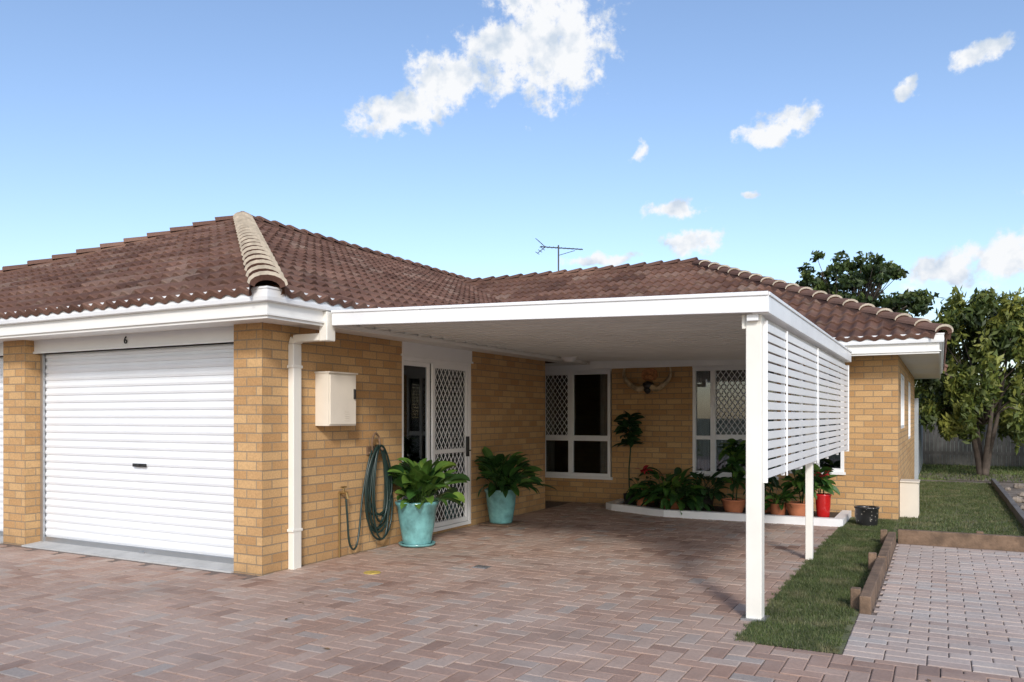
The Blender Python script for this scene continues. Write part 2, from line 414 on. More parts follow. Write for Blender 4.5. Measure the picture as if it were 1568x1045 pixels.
# ---- sliding door
mb=MB(); g=MB(); rm=MB(); cu=MB()
LB(mb,'X',WX,7.55,9.10,2.16,2.315,-0.09,0.012)
LB(mb,'X',WX,7.53,9.12,2.135,2.16,-0.09,0.02)
rect_frame(mb,'X',WX,7.55,9.10,0.03,2.135,0.045,-0.10,-0.005)
rect_frame(mb,'X',WX,7.60,8.20,0.08,2.09,0.05,-0.085,-0.05)
rect_frame(mb,'X',WX,8.21,9.05,0.08,2.09,0.055,-0.045,-0.012)
LB(mb,'X',WX,8.26,9.0,0.98,1.03,-0.040,-0.016)
lattice(mb,'X',WX,8.27,8.995,0.135,2.035,-0.028,0.09,0.13,0.0055)
LB(g,'X',WX,7.6,9.05,0.08,2.09,-0.072,-0.068)
room(rm,'X',WX,7.55,9.1,0.03,2.3)
curtain_shape(cu,'X',WX,7.6,7.85,0.1,2.1,-0.2)
mb.obj('sliding_door_frame',[WHITE],house,bevel=0.003)
k=MB(); LB(k,'X',WX,8.98,9.03,0.92,1.18,-0.012,0.012); k.tube([(WX+0.012,9.0,1.0),(WX+0.05,9.0,1.0),(WX+0.05,8.9,1.0)],0.009,8)
k.obj('door_handle',[BLACK],house,bevel=0.003)
LBY=lambda m,*a:LB(m,'Y',BYY,*a)
mb=MB()
LBY(mb,-6.05,-4.77,2.19,2.315,-0.09,0.01)
rect_frame(mb,'Y',BYY,-6.05,-4.80,0.44,2.19,0.05,-0.09,-0.01)
LBY(mb,-6.0,-4.85,1.03,1.12,-0.085,-0.012)
LBY(mb,-5.56,-5.48,0.49,1.03,-0.08,-0.015); LBY(mb,-5.57,-5.47,1.12,2.14,-0.08,-0.015)
LBY(mb,-6.07,-4.75,0.395,0.44,-0.09,0.03)
lattice(mb,'Y',BYY,-6.0,-5.57,1.12,2.14,-0.03,0.085,0.12,0.0065)
LBY(g,-6.0,-4.85,0.49,2.14,-0.062,-0.058)
room(rm,'Y',BYY,-6.05,-4.77,0.42,2.3)
curtain_shape(cu,'Y',BYY,-5.02,-4.80,0.5,2.2,-0.12); curtain_shape(cu,'Y',BYY,-6.05,-5.85,0.5,2.2,-0.12)
LBY(mb,-3.43,-2.15,2.20,2.315,-0.09,0.01)
rect_frame(mb,'Y',BYY,-3.43,-2.15,0.54,2.20,0.05,-0.09,-0.01)
LBY(mb,-3.15,-3.07,0.59,2.15,-0.08,-0.012); LBY(mb,-2.5,-2.44,0.59,2.15,-0.08,-0.015)
LBY(mb,-3.38,-3.15,1.08,1.14,-0.08,-0.015); LBY(mb,-3.07,-2.5,1.08,1.16,-0.08,-0.015); LBY(mb,-2.44,-2.2,1.08,1.16,-0.08,-0.015)
LBY(mb,-3.45,-2.13,0.495,0.54,-0.09,0.03)
lattice(mb,'Y',BYY,-3.07,-2.5,1.16,2.15,-0.03,0.085,0.12,0.0065)
LBY(g,-3.38,-2.2,0.59,2.15,-0.062,-0.058)
room(rm,'Y',BYY,-3.43,-2.15,0.52,2.3)
curtain_shape(cu,'Y',BYY,-3.4,-3.2,0.55,2.2,-0.12); curtain_shape(cu,'Y',BYY,-3.0,-2.2,0.55,1.3,-0.12)  # wide low sheet stands in for the bright driveway reflection on the glass
rect_frame(mb,'Y',BYY,-1.95,-1.22,0.64,2.12,0.05,-0.09,0.004); LBY(mb,-1.97,-1.20,0.6,0.64,-0.09,0.03); LBY(mb,-1.6,-1.56,0.69,2.07,-0.08,-0.01)
LBY(g,-1.9,-1.27,0.69,2.07,-0.062,-0.058); room(rm,'Y',BYY,-1.95,-1.22,0.62,2.1,1.2)
for a0,a1,z0 in ((13.3,14.9,1.25),(16.5,18.0,1.0)):
    rect_frame(mb,'X',RX,a0,a1,z0,2.1,0.05,-0.09,-0.01); LB(g,'X',RX,a0+.05,a1-.05,z0+.05,2.05,-0.062,-0.058)
    LB(mb,'X',RX,(a0+a1)/2-.03,(a0+a1)/2+.03,z0+.05,2.05,-0.08,-0.015)
    LB(rm,'X',RX,a0,a1,z0,2.1,-0.16,-0.13)
mb.obj('window_frames',[WHITE],house,bevel=0.003); g.obj('window_glass',[GLASS],house); rm.obj('interior_rooms',[DARK],house); cu.obj('curtains_and_reflection',[CURTREFL],house)

# ---- garage doors
def rollerdoor(x0,x1,Y):
    mb=MB(); z=0.07; p=0.084
    prof=[]
    while z<2.15:
        for (dz,dy) in ((0,0),(0.012,0.0),(0.018,-0.012),(0.040,-0.018),(0.062,-0.012),(0.068,0.0)):
            if z+dz<2.17: prof.append((Y+dy,z+dz))
        z+=p
    for (a,b),(c,d) in zip(prof,prof[1:]): mb.face([(x0,a,b),(x1,a,b),(x1,c,d),(x0,c,d)])
    o=mb.obj('roller_door_curtain',[DOORW],house)
    mb=MB(); mb.box(x0,x1,Y-0.03,Y+0.02,0.012,0.075); mb.box(x0,x0+0.05,Y-0.05,Y-0.022,0.01,2.17);
    mb.box(x1-0.05,x1,Y-0.05,Y-0.022,0.01,2.17)
    mb.obj('roller_door_rails',[ALU],house,bevel=0.003)
    mb=MB(); mb.box(x0-0.002,x1+0.002,5.50,5.53,2.16,2.31); mb.box(x0,x1,5.485,5.50,2.15,2.175)
    mb.obj('garage_header_panel',[WHITE],house,bevel=0.003)
    mb=MB(); mb.hexa([(x0,5.36,-0.03),(x1,5.36,-0.03),(x1,5.72,-0.03),(x0,5.72,-0.03),(x0,5.36,0.004),(x1,5.36,0.004),(x1,5.72,0.03),(x0,5.72,0.03)])
    mb.obj('garage_threshold',[CONC],house)
    mb=MB(); xc=-7.39 if x0>-9.2 else x0+1.6
    mb.box(xc-0.10,xc+0.10,Y-0.035,Y-0.015,0.915,0.95); mb.box(xc-0.02,xc+0.02,Y-0.045,Y-0.035,0.92,0.945)
    mb.obj('garage_handle',[BLACK],house,bevel=0.003)
    mb=MB(); mb.box(xc-0.03+0.05,xc+0.1,Y-0.05,Y-0.03,0.01,0.04); mb.obj('garage_lock',[ALU],house)
rollerdoor(GD[0][0],GD[0][1],5.62); rollerdoor(GD[1][0],GD[1][1],5.62)
cv=bpy.data.curves.new('house_number','FONT'); cv.body='6'; cv.size=0.11; cv.extrude=0.004
o=bpy.data.objects.new('house_number',cv); COL.objects.link(o); o.parent=house; o.location=(-7.50,5.492,2.20); o.rotation_euler=(math.radians(90),0,0); cv.materials.append(BLACK)

# ---- soffits, fascia, gutters
mb=MB(); z0,z1=2.30,2.315
mb.box(-16.05,-5.44,5.0,5.5,z0,z1); mb.box(-5.44,-4.99,5.0,11.97,z0,z1); mb.box(-7.3,0.01,11.97,12.46,z0,z1); mb.box(-0.53,0.01,12.46,20.9,z0,z1)
mb.obj('soffit_lining',[SOFF],house)
f=MB()
f.box(-16.0,-5.03,5.02,5.04,2.275,2.43); f.box(-5.03,-5.01,5.02,11.99,2.275,2.43); f.box(-5.01,-0.03,11.99,12.01,2.275,2.43); f.box(-0.03,-0.01,11.99,20.9,2.275,2.43)
f.obj('fascia_boards',[SOFF],house)
def gutter(mb,pts,zt=2.535,h=0.115,w=0.11):
    prof=[(0.0,-h),( -0.006,-h+0.03),(0.0,-0.022),(-0.008,-0.016),(-0.008,0.0),(0.008,0.0),(0.010,-h+0.012),(w,-h+0.012),(w,-h),(0.02,-h-0.006)]
    n=len(prof); rows=[]
    for i,p in enumerate(pts):
        p=Vector(p)
        def nl(a,b):
            d=(Vector(b)-Vector(a)).normalized(); return Vector((-d.y,d.x))
        if i==0: m=nl(pts[0],pts[1])
        elif i==len(pts)-1: m=nl(pts[-2],pts[-1])
        else:
            a=nl(pts[i-1],pts[i]); b=nl(pts[i],pts[i+1]); m=(a+b); m=m/m.dot(a)
        rows.append([(p.x+m.x*o,p.y+m.y*o,zt+z) for o,z in prof])
    for r0,r1 in zip(rows,rows[1:]):
        for k in range(n): mb.face([r0[k],r1[k],r1[(k+1)%n],r0[(k+1)%n]])
    for r in (rows[0],rows[-1]): mb.face(r)
g2=MB()
gutter(g2,[(-16.09,4.97),(-4.96,4.97),(-4.96,11.94),(0.04,11.94),(0.04,20.9)])
g2.obj('gutters',[WHITED],house)

# ---- roof
def slope(mb,org,ud,sd,k,u0,u1,hmax,inside,seed=1):
    rr=random.Random(seed); ud=Vector(ud); sh=Vector(sd)
    L=math.sqrt(1+k*k); sdir=(sh+Vector((0,0,k)))/L
    nrm=ud.cross(sdir)
    if nrm.z<0: nrm=-nrm
    org=Vector(org); du=0.025; per=0.175; cl=0.34
    S=hmax*L; nc=int(math.ceil(S/cl)); nu=int((u1-u0)/du)
    wv=[]
    for i in range(nu+1):
        ph=((i*du)/per)%1.0
        wv.append(0.042*(0.5+0.5*math.cos(2*math.pi*ph))**0.9)
    for c in range(nc):
        s0=c*cl-0.03; s1=min((c+1)*cl,S)+0.0
        hm=((s0+s1)/2)/L
        tints=[min(1,max(0,rr.gauss(0.47,0.26))) for _ in range(nu//14+2)]
        jz=[rr.gauss(0,0.003) for _ in range(nu//14+2)]
        pr=None
        for i in range(nu+1):
            u=u0+i*du; ti=i//14
            w=wv[i]
            P=org+ud*u
            lip0=P+sdir*s0+nrm*(w*0.8-0.014); b=P+sdir*s0+nrm*(w+0.030+jz[ti]); m_=P+sdir*(s0+0.012)+nrm*(w+0.038+jz[ti]); t=P+sdir*s1+nrm*(w+0.0)
            cur=(lip0,b,m_,t)
            if pr and inside(u-du/2,hm):
                tt=tints[(i-1)//14]
                i0=len(mb.v)
                mb.v+= [tuple(pr[0]),tuple(cur[0]),tuple(pr[1]),tuple(cur[1]),tuple(pr[2]),tuple(cur[2]),tuple(pr[3]),tuple(cur[3])]
                for q in ((0,1,3,2),(2,3,5,4),(4,5,7,6)): mb.f.append(tuple(i0+a for a in q)); mb.m.append(0); mb.t.append(tt)
            pr=cur
ZE=2.485
kf=2.30/5.0; kr=2.30/5.56; kb=2.08/4.49
mb=MB()
slope(mb,(0,4.98,ZE),(1,0,0),(0,1,0),kf,-16.09,-4.97,5.0,lambda u,h: u<-4.97-h*1.112 and u>-16.09+h*1.112,2)
slope(mb,(-4.97,0,ZE),(0,1,0),(-1,0,0),kr,4.98,19.0,5.56,lambda u,h: u>4.98+h/1.112,3)
slope(mb,(0,11.95,ZE),(1,0,0),(0,1,0),kb,-10.5,0.03,4.49,lambda u,h: u<0.03-h and (-4.97-u)*kr<h*kb+0.12,4)
slope(mb,(0.03,0,ZE),(0,1,0),(-1,0,0),kb,11.95,20.93,4.49,lambda u,h: u>11.95+h and u<20.93-h,5)
mb.obj('tiled_roof',[TILE],house)
A1=Vector((-10.53,9.98,ZE+2.30)); A2=Vector((-4.46,16.44,ZE+2.08))
mb=MB()
mb.face([(-16.09,4.98,ZE),tuple(A1),(-10.53,24,A1.z),(-16.09,24,ZE)])
mb.face([(0.03,20.93,ZE),tuple(A2),(-10.5,16.44,A2.z),(-10.5,20.93,ZE)])
mb.face([(-16.09,24,ZE),(-10.53,24,A1.z),(-4.97,24,ZE)])
mb.face([(-4.97,19,ZE),(-4.97,24,ZE),(-10.53,24,A1.z),(-10.53,19,A1.z)])
mb.obj('rear_roof_planes',[TILE],house)
def caps(mb,p0,p1,seed=0,r=0.115,l=0.37,lift=0.035,m1=0):
    p0=Vector(p0);p1=Vector(p1); d=p1-p0; L=d.length; d.normalize(); n=int(L/l)
    x=d.cross(Vector((0,0,1))).normalized(); up=x.cross(d).normalized(); rr=random.Random(seed); m=9
    for k in range(n+1):
        a=p0+d*(k*l-0.03); b=p0+d*min(L+0.05,(k+1)*l+0.02); t=rr.random()
        A=[];B=[];A2_=[];A3=[]
        for j in range(m):
            th=math.pi*(j/(m-1)); cs=math.cos(th)*1.15; sn=math.sin(th)*0.72
            A.append(a+x*cs*r*1.14+up*(sn*r*1.14+lift+0.028)); B.append(b+x*cs*r*0.90+up*(sn*r*0.90+lift-0.010))
            A2_.append(a-d*0.001+x*cs*r*1.02+up*(sn*r*0.98+lift+0.012)); A3.append(a+d*0.02+x*cs*r*0.72+up*(sn*r*0.70+lift-0.012))
        for j in range(m-1):
            mb.face([A[j],A[j+1],B[j+1],B[j]],0,t); mb.face([A2_[j],A2_[j+1],A[j+1],A[j]],m1,t); mb.face([A3[j],A3[j+1],A2_[j+1],A2_[j]],0,0.0)
        for sgn in (1,-1):
            mb.face([a+x*sgn*r*1.1+up*(lift+.01),b+x*sgn*r*1.05+up*(lift),b+x*sgn*r*1.15-up*0.05,a+x*sgn*r*1.2-up*0.05],0,t)
mb=MB()
caps(mb,(-4.99,5.0,ZE+0.02),A1,1,r=0.125,l=0.40,m1=1); caps(mb,(-16.07,5.0,ZE+0.02),A1,2); caps(mb,A1,(-10.53,24,A1.z),3)
caps(mb,A2,(-10.3,16.44,A2.z),4); caps(mb,(0.01,11.97,ZE+0.02),A2,5,m1=1); caps(mb,(0.01,20.9,ZE+0.02),A2,6)
mb.obj('ridge_and_hip_caps',[CAP,MORT],house)

# ---- downpipe
dp=MB()
dp.box(WX+0.004,WX+0.075,5.72,5.83,-0.02,2.13)
dp.hexa([(WX+0.004,5.72,2.13),(WX+0.075,5.72,2.13),(WX+0.075,5.83,2.13),(WX+0.004,5.83,2.13),(WX+0.03,5.722,2.20),(WX+0.10,5.722,2.145),(WX+0.10,5.828,2.145),(WX+0.03,5.828,2.20)])
dp.box(WX+0.06,-5.0,5.724,5.826,2.145,2.215)
dp.box(-5.06,-4.965,5.715,5.835,2.14,2.41)
for z in (0.35,1.9): dp.box(WX+0.002,WX+0.08,5.705,5.845,z,z+0.03)
dp.obj('downpipe',[CREAM],house,bevel=0.008)

# ------------------------------------------------------------------ carport
cp=empty('carport')
XL,XR=-4.94,-1.05; CY0,CY1=5.75,11.62
def ceilz(x): t=(x-XL)/(XR-XL); return 2.350+(2.262-2.350)*t
mb=MB(); prof=[]; y=CY0+0.05
while y<CY1+0.2:
    for dy,dz in ((0,0.0),(0.17,0),(0.173,-0.034),(0.200,-0.038),(0.228,-0.034),(0.231,0)): prof.append((y+dy,dz))
    y+=0.25
for dz0 in (0,0.045):
    for (a,b),(c,d) in zip(prof,prof[1:]):
        mb.face([(-5.0,a,ceilz(-5.0)+b+dz0),(-1.1,a,ceilz(-1.1)+b+dz0),(-1.1,c,ceilz(-1.1)+d+dz0),(-5.0,c,ceilz(-5.0)+d+dz0)])
mb.obj('roof_sheeting',[CEIL],cp)
mb=MB()
def fas(y0,y1,dt=0,db=0):
    mb.hexa([(XL,y0,2.28+db),(XR,y0,2.17+db),(XR,y1,2.17+db),(XL,y1,2.28+db),(XL,y0,2.415+dt),(XR,y0,2.31+dt),(XR,y1,2.31+dt),(XL,y1,2.415+dt)])
fas(CY0,CY0+0.04); fas(CY0-0.012,CY0-0.001,0.004,0.115)
mb.obj('front_fascia',[WHITED],cp,bevel=0.004)
mb=MB()
mb.box(XR-0.12,XR,CY0+0.042,CY1,2.165,2.295); mb.box(XR+0.001,XR+0.010,CY0+0.0,CY1,2.285,2.31)
mb.box(-4.9,XR-0.12,CY1+0.22,CY1+0.28,2.19,2.33)
mb.box(-1.21,-1.13,CY0+0.05,CY1,2.12,2.165)
mb.obj('side_gutter_beam',[WHITED],cp,bevel=0.004)
mb=MB()
mb.box(-1.225,-1.115,5.845,5.955,-0.02,2.17); mb.box(-1.205,-1.135,8.565,8.635,-0.02,2.13)
mb.box(-1.255,-1.2255,5.85,5.95,2.07,2.17)
mb.obj('posts',[CREAM],cp,bevel=0.006)
mb=MB(); 
mb.box(-1.255,-1.085,5.815,5.985,-0.02,0.012)
mb.obj('post_base_plate',[ALU],cp)
mb=MB(); z=1.0
while z<2.10:
    mb.box(-1.104,-1.094,5.93,11.68,z,z+0.056); z+=0.0705
for py in (6.75,7.68,8.60,9.6,10.6,11.62): mb.box(-1.134,-1.105,py-0.018,py+0.018,0.97,2.12)
for py in (6.75,8.60): mb.box(-1.0935,-1.082,py-0.012,py+0.012,0.97,2.13)
mb.box(-1.12,-1.088,5.92,5.94,0.97,2.13); mb.box(-1.12,-1.085,11.68,11.71,0.97,2.13)
mb.obj('slatted_screen',[WHITE],cp,bevel=0.002)
mb=MB(); mb.lathe([(0.001,-0.075),(0.07,-0.065),(0.105,-0.035),(0.12,0.0),(0.13,0.01)],(-4.85,10.9,2.315),20); mb.obj('ceiling_light',[WHITE],cp,smooth=True)

# ------------------------------------------------------------------ meter box, hose, tap
mb=MB(); mb.box(WX+0.002,WX+0.17,6.10,6.52,1.35,1.87); mb.box(WX+0.17,WX+0.182,6.115,6.505,1.365,1.855)
for k in range(5): mb.box(WX+0.182,WX+0.185,6.33,6.40,1.40+k*0.022,1.408+k*0.022)
mb.box(WX+0.0,WX+0.19,6.09,6.53,1.87,1.885)
o=mb.obj('electrical_meter_box',[METERC],bevel=0.004)
mb=MB(); mb.box(WX+0.183,WX+0.2,6.465,6.485,1.62,1.72); q=mb.obj('latch',[BLACK],o)
hs=empty('garden_hose')
mb=MB(); yc=7.02; 
P=[]
for k in range(9*28):
    t=k/28*2*math.pi; lp=k/28
    rz=0.44+0.06*math.sin(lp*2.3)+0.03*math.sin(lp*5); ry=0.17+0.06*math.sin(lp*1.7+1)
    zc=1.13-rz
    yy=yc+ry*math.sin(t)*(1-0.25*math.cos(t)) + 0.02*math.sin(lp*3)
    P.append((WX+0.05+0.016*(lp%4)+0.02*math.sin(t*0.5),yy,zc+rz*math.cos(t)))
mb.tube(P,0.011,7)
P=[(WX+0.09,6.46,0.60),(WX+0.1,6.47,0.4),(WX+0.1,6.5,0.15),(WX+0.1,6.58,0.07),(WX+0.09,6.66,0.2),(WX+0.07,6.75,0.6),(WX+0.07,6.85,0.95),(WX+0.06,6.95,1.12)]
def smooth_path(P,n=6):
    P=[Vector(p) for p in P]; out=[]
    for i in range(len(P)-1):
        p0=P[max(i-1,0)];p1=P[i];p2=P[i+1];p3=P[min(i+2,len(P)-1)]
        for k in range(n):
            t=k/n
            out.append(0.5*((2*p1)+(-p0+p2)*t+(2*p0-5*p1+4*p2-p3)*t*t+(-p0+3*p1-3*p2+p3)*t**3))
    out.append(P[-1]); return out
mb.tube(smooth_path(P),0.011,7)
mb.obj('hose_coil',[HOSE],hs,smooth=True)
mb=MB(); mb.tube(smooth_path([(WX+0.01,6.93,1.05),(WX+0.06,6.93,1.06),(WX+0.08,6.90,1.18),(WX+0.07,6.96,1.26),(WX+0.07,7.03,1.22),(WX+0.08,7.04,1.12),(WX+0.12,7.04,1.08)]),0.012,8); mb.box(WX+0.001,WX+0.02,6.9,7.1,1.03,1.12)
mb.obj('hose_bracket',[pm('rusty_metal',(0.16,0.10,0.06),0.6,0.3,20)],hs,smooth=False)
mb=MB(); mb.tube([(WX,6.46,0.66),(WX+0.1,6.46,0.66),(WX+0.115,6.46,0.60)],0.014,10); mb.tube([(WX+0.06,6.46,0.66),(WX+0.06,6.46,0.72)],0.01,8)
mb.tube([(WX+0.06,6.42,0.72),(WX+0.06,6.50,0.72)],0.009,8); mb.tube([(WX+0.02,6.44,0.0),(WX+0.02,6.44,0.66)],0.009,8)
mb.obj('garden_tap',[pm('brass',(0.35,0.24,0.10),0.4,metal=0.8)],smooth=False)

# ------------------------------------------------------------------ leaves & potted plants
def leaf(mb,base,az,el,L,W,curl,pet=0.0,tint=0.5,mat=0,stem_mat=None,seg=6,fold=0.18):
    p=Vector(base); e=el
    if pet>0:
        q=[p.copy()]
        for k in range(3):
            d=Vector((math.cos(az)*math.cos(e),math.sin(az)*math.cos(e),math.sin(e))); p=p+d*pet/3; q.append(p.copy()); e-=curl*0.12
        mb.tube(q,0.0035,4,mat if stem_mat is None else stem_mat,tint,caps=False)
    side=Vector((-math.sin(az),math.cos(az),0)); rows=[]
    tw=R.uniform(-0.8,0.8)
    for k in range(seg+1):
        t=k/seg; w=W*0.5*(math.sin(math.pi*min(1,t*0.93+0.06))**0.75)*(1-0.25*t)
        if k==seg: w=0.002
        d=Vector((math.cos(az)*math.cos(e),math.sin(az)*math.cos(e),math.sin(e))); up=side.cross(d)
        if up.z<0: up=-up
        s2=side*math.cos(tw)+up*math.sin(tw); u2=up*math.cos(tw)-side*math.sin(tw)
        rows.append((p+s2*w+u2*w*fold*2,p.copy(),p-s2*w+u2*w*fold*2)); p=p+d*L/seg; e-=curl/seg
    for a,b in zip(rows,rows[1:]):
        mb.face([a[0],a[1],b[1],b[0]],mat,tint); mb.face([a[1],a[2],b[2],b[1]],mat,min(1,tint+0.06))
def rosette(mb,c,n,L,W,el=(0.3,1.45),pet=(0.1,0.35),curl=(0.6,1.5),mat=0,r0=0.05,tmin=0.0,tmax=1.0,xwall=None):
    for i in range(n):
        az=R.uniform(0,2*math.pi); e=R.uniform(*el)
        l=L*R.uniform(0.6,1.2)
        if xwall is not None and math.cos(az)<-0.2: e=max(e,1.15)
        leaf(mb,(c[0]+R.uniform(-r0,r0),c[1]+R.uniform(-r0,r0),c[2]),az,e,l,W*R.uniform(0.7,1.15),R.uniform(*curl),R.uniform(*pet),tmin+(tmax-tmin)*R.random()**1.2,mat)
def pot(mb,c,rt,rb,h,mat=0,soil=1):
    mb.lathe([(0.001,0.0),(rb,0.0),(rb*1.03,0.02),((rb*1.2+rt)/2.1,h*0.5),(rt*0.96,h*0.88),(rt*1.04,h*0.93),(rt*1.05,h*0.985),(rt*0.98,h),(rt*0.9,h*0.97),(rt*0.88,h*0.9)],c,32,mat)
    mb.lathe([(rt*0.89,h*0.91),(0.001,h*0.93)],c,32,soil)
def potted(name,c,rt,rb,h,potm,build,leafm=LEAF,saucer=None):
    e=empty(name); mb=MB(); pot(mb,c,rt,rb,h); mb.obj('pot',[potm,SOIL],e,smooth=True)
    if saucer:
        s=MB()
        if saucer=='sq': s.box(c[0]-0.22,c[0]+0.22,c[1]-0.22,c[1]+0.22,0.003,0.028); s.obj('timber_base',[WOOD],e,bevel=0.004)
        else: s.lathe([(0.001,0.003),(rb*1.25,0.003),(rb*1.35,0.03),(rb*1.25,0.03),(rb*1.1,0.012)],(c[0],c[1],c[2]-0.015),28); s.obj('saucer',[potm],e,smooth=True)
    mb=MB(); build(mb); mb.obj('foliage',[leafm,LEAFR],e,smooth=True)
    return e
c=(-5.17,7.45,0.02)
potted('potted_plant',c,0.235,0.155,0.48,TEAL,lambda m:(rosette(m,(c[0]+.03,c[1],0.46),130,0.26,0.15,el=(0.35,1.5),pet=(0.10,0.44),curl=(0.4,1.3),xwall=True,tmin=0.1,r0=0.09)),saucer='r')
c2=(-5.17,9.40,0.03)
potted('potted_plant',c2,0.215,0.15,0.45,TEAL,lambda m:(rosette(m,(c2[0]+.03,c2[1],0.46),135,0.27,0.125,el=(0.25,1.5),pet=(0.1,0.40),curl=(0.5,1.3),xwall=True,tmax=0.7,r0=0.09)),saucer='sq')

gb=empty('garden_bed')
pl=[(-4.6,12.4),(-4.6,11.75),(-4.45,11.6),(-3.5,11.2),(-1.12,11.28),(-1.12,12.4)]
mb=MB()
def kerb(mb,pl,w,z0,z1):
    inn=[]
    for i,p in enumerate(pl):
        p=Vector(p)
        def nl(a,b):
            d=(Vector(b)-Vector(a)).normalized(); return Vector((-d.y,d.x))
        if i==0:m=nl(pl[0],pl[1])
        elif i==len(pl)-1:m=nl(pl[-2],pl[-1])
        else:
            a=nl(pl[i-1],pl[i]);b=nl(pl[i],pl[i+1]);m=a+b;m=m/m.dot(a)
        inn.append(p+m*w)
    for i in range(len(pl)-1):
        a=pl[i];b=pl[i+1];c_=inn[i+1];d=inn[i]
        mb.face([(a[0],a[1],z0),(b[0],b[1],z0),(b[0],b[1],z1),(a[0],a[1],z1)])
        mb.face([(a[0],a[1],z1),(b[0],b[1],z1),(c_.x,c_.y,z1),(d.x,d.y,z1)])
        mb.face([(d.x,d.y,z1),(c_.x,c_.y,z1),(c_.x,c_.y,z0),(d.x,d.y,z0)])
kerb(mb,pl,0.12,-0.02,0.10); mb.obj('white_kerb',[WHITED],gb)
mb=MB(); mb.face([(x,y,0.06) for x,y in [(-4.55,12.42),(-4.55,11.78),(-4.42,11.65),(-3.5,11.27),(-1.18,11.34),(-1.18,12.42)]]); mb.obj('bed_soil',[SOIL],gb)
def standard(m):
    b=(-4.30,12.0,0.2)
    m.tube(smooth_path([b,(-4.31,12.0,0.6),(-4.29,12.01,0.95),(-4.31,12.0,1.35)]),0.011,6,0,0.2)
    for z in np.linspace(0.98,1.42,20):
        for q in range(3): leaf(m,(-4.31,12.0,z),R.uniform(0,6.28),R.uniform(0.1,1.0),R.uniform(0.16,0.26),0.13,R.uniform(0.3,1.0),0.03,R.uniform(0,0.7))
potted('potted_fiddle_leaf',(-4.30,12.0,0.06),0.10,0.075,0.17,BLACK,standard,LEAFD)
potted('potted_poinsettia',(-4.05,11.85,0.06),0.09,0.07,0.16,TERRA,lambda m:(rosette(m,(-4.05,11.85,0.24),22,0.15,0.08,pet=(0.1,0.34),mat=0),rosette(m,(-4.0,11.82,0.62),14,0.11,0.05,el=(0,0.9),pet=(0.01,0.04),mat=1)),LEAFD)
potted('potted_peace_lily',(-3.55,11.75,0.06),0.15,0.11,0.16,TERRA,lambda m:rosette(m,(-3.55,11.75,0.18),120,0.34,0.13,el=(0.1,1.35),pet=(0.15,0.42),r0=0.14,tmax=0.85),LEAF)
potted('potted_shrub',(-3.1,11.95,0.06),0.13,0.1,0.2,BLACK,lambda m:rosette(m,(-3.1,11.95,0.22),75,0.22,0.09,el=(0.1,1.4),pet=(0.1,0.38),r0=0.12),LEAFD)
def tallp(cx,cy,z0,h,n):
    def f(m):
        for s in range(3):
            bx=cx+R.uniform(-.06,.06); by=cy+R.uniform(-.06,.06); tx=bx+R.uniform(-.12,.12)
            m.tube([(bx,by,z0),((bx+tx)/2+0.02,by,z0+h*0.5),(tx,by,z0+h)],0.008,5,0,0.1)
            for k in range(n): 
                t=R.uniform(0.3,1); leaf(m,(bx+(tx-bx)*t,by,z0+h*t),R.uniform(0,6.28),R.uniform(0.0,1.2),R.uniform(0.15,0.28),R.uniform(0.08,0.13),R.uniform(0.4,1.2),0.03,R.random()**1.4)
    return f
potted('potted_ornamental',(-2.62,11.7,0.06),0.17,0.12,0.19,TERRA,tallp(-2.62,11.7,0.2,0.85,24),LEAF)
potted('potted_ornamental',(-2.25,11.95,0.06),0.13,0.1,0.19,TERRA,tallp(-2.25,11.95,0.2,0.6,20),LEAFD)
potted('potted_ornamental',(-1.72,11.62,0.06),0.17,0.12,0.2,TERRA,tallp(-1.72,11.62,0.22,0.42,16),LEAF)
potted('potted_flowering_plant',(-1.42,11.75,0.06),0.105,0.08,0.32,REDP,lambda m:(tallp(-1.42,11.75,0.36,0.3,12)(m),rosette(m,(-1.42,11.7,0.62),10,0.07,0.04,el=(0,1.2),pet=(0.02,0.14),mat=1)),LEAF)
potted('potted_fern',(-2.0,11.65,0.06),0.12,0.09,0.17,TERRA,lambda m:rosette(m,(-2.0,11.65,0.2),50,0.26,0.07,el=(0.1,1.3),pet=(0.05,0.2),r0=0.06),LEAF)
e=empty('decorated_black_pot'); mb=MB(); pot(mb,(-0.86,11.6,0.0),0.15,0.125,0.25)
dm,dnt,db=newmat('black_pot_with_pattern')
vor=N(dnt,'ShaderNodeTexVoronoi'); vor.inputs['Scale'].default_value=26; gg=N(dnt,'ShaderNodeNewGeometry'); dnt.links.new(gg.outputs['Position'],vor.inputs['Vector'])
dnt.links.new(ramp(dnt,vor.outputs['Distance'],[(0.16,(0.30,0.28,0.24)),(0.26,(0.018,0.018,0.018))]),db.inputs['Base Color']); db.inputs['Roughness'].default_value=0.3
mb.obj('pot',[dm,SOIL],e,smooth=True)
mb=MB(); mb.box(-0.515,-0.28,12.75,13.15,0.0,0.50); mb.box(-0.28,-0.27,12.78,13.12,0.03,0.47); mb.box(-0.515,-0.26,12.73,13.17,0.50,0.52)
mb.obj('utility_box',[METERC],bevel=0.005)

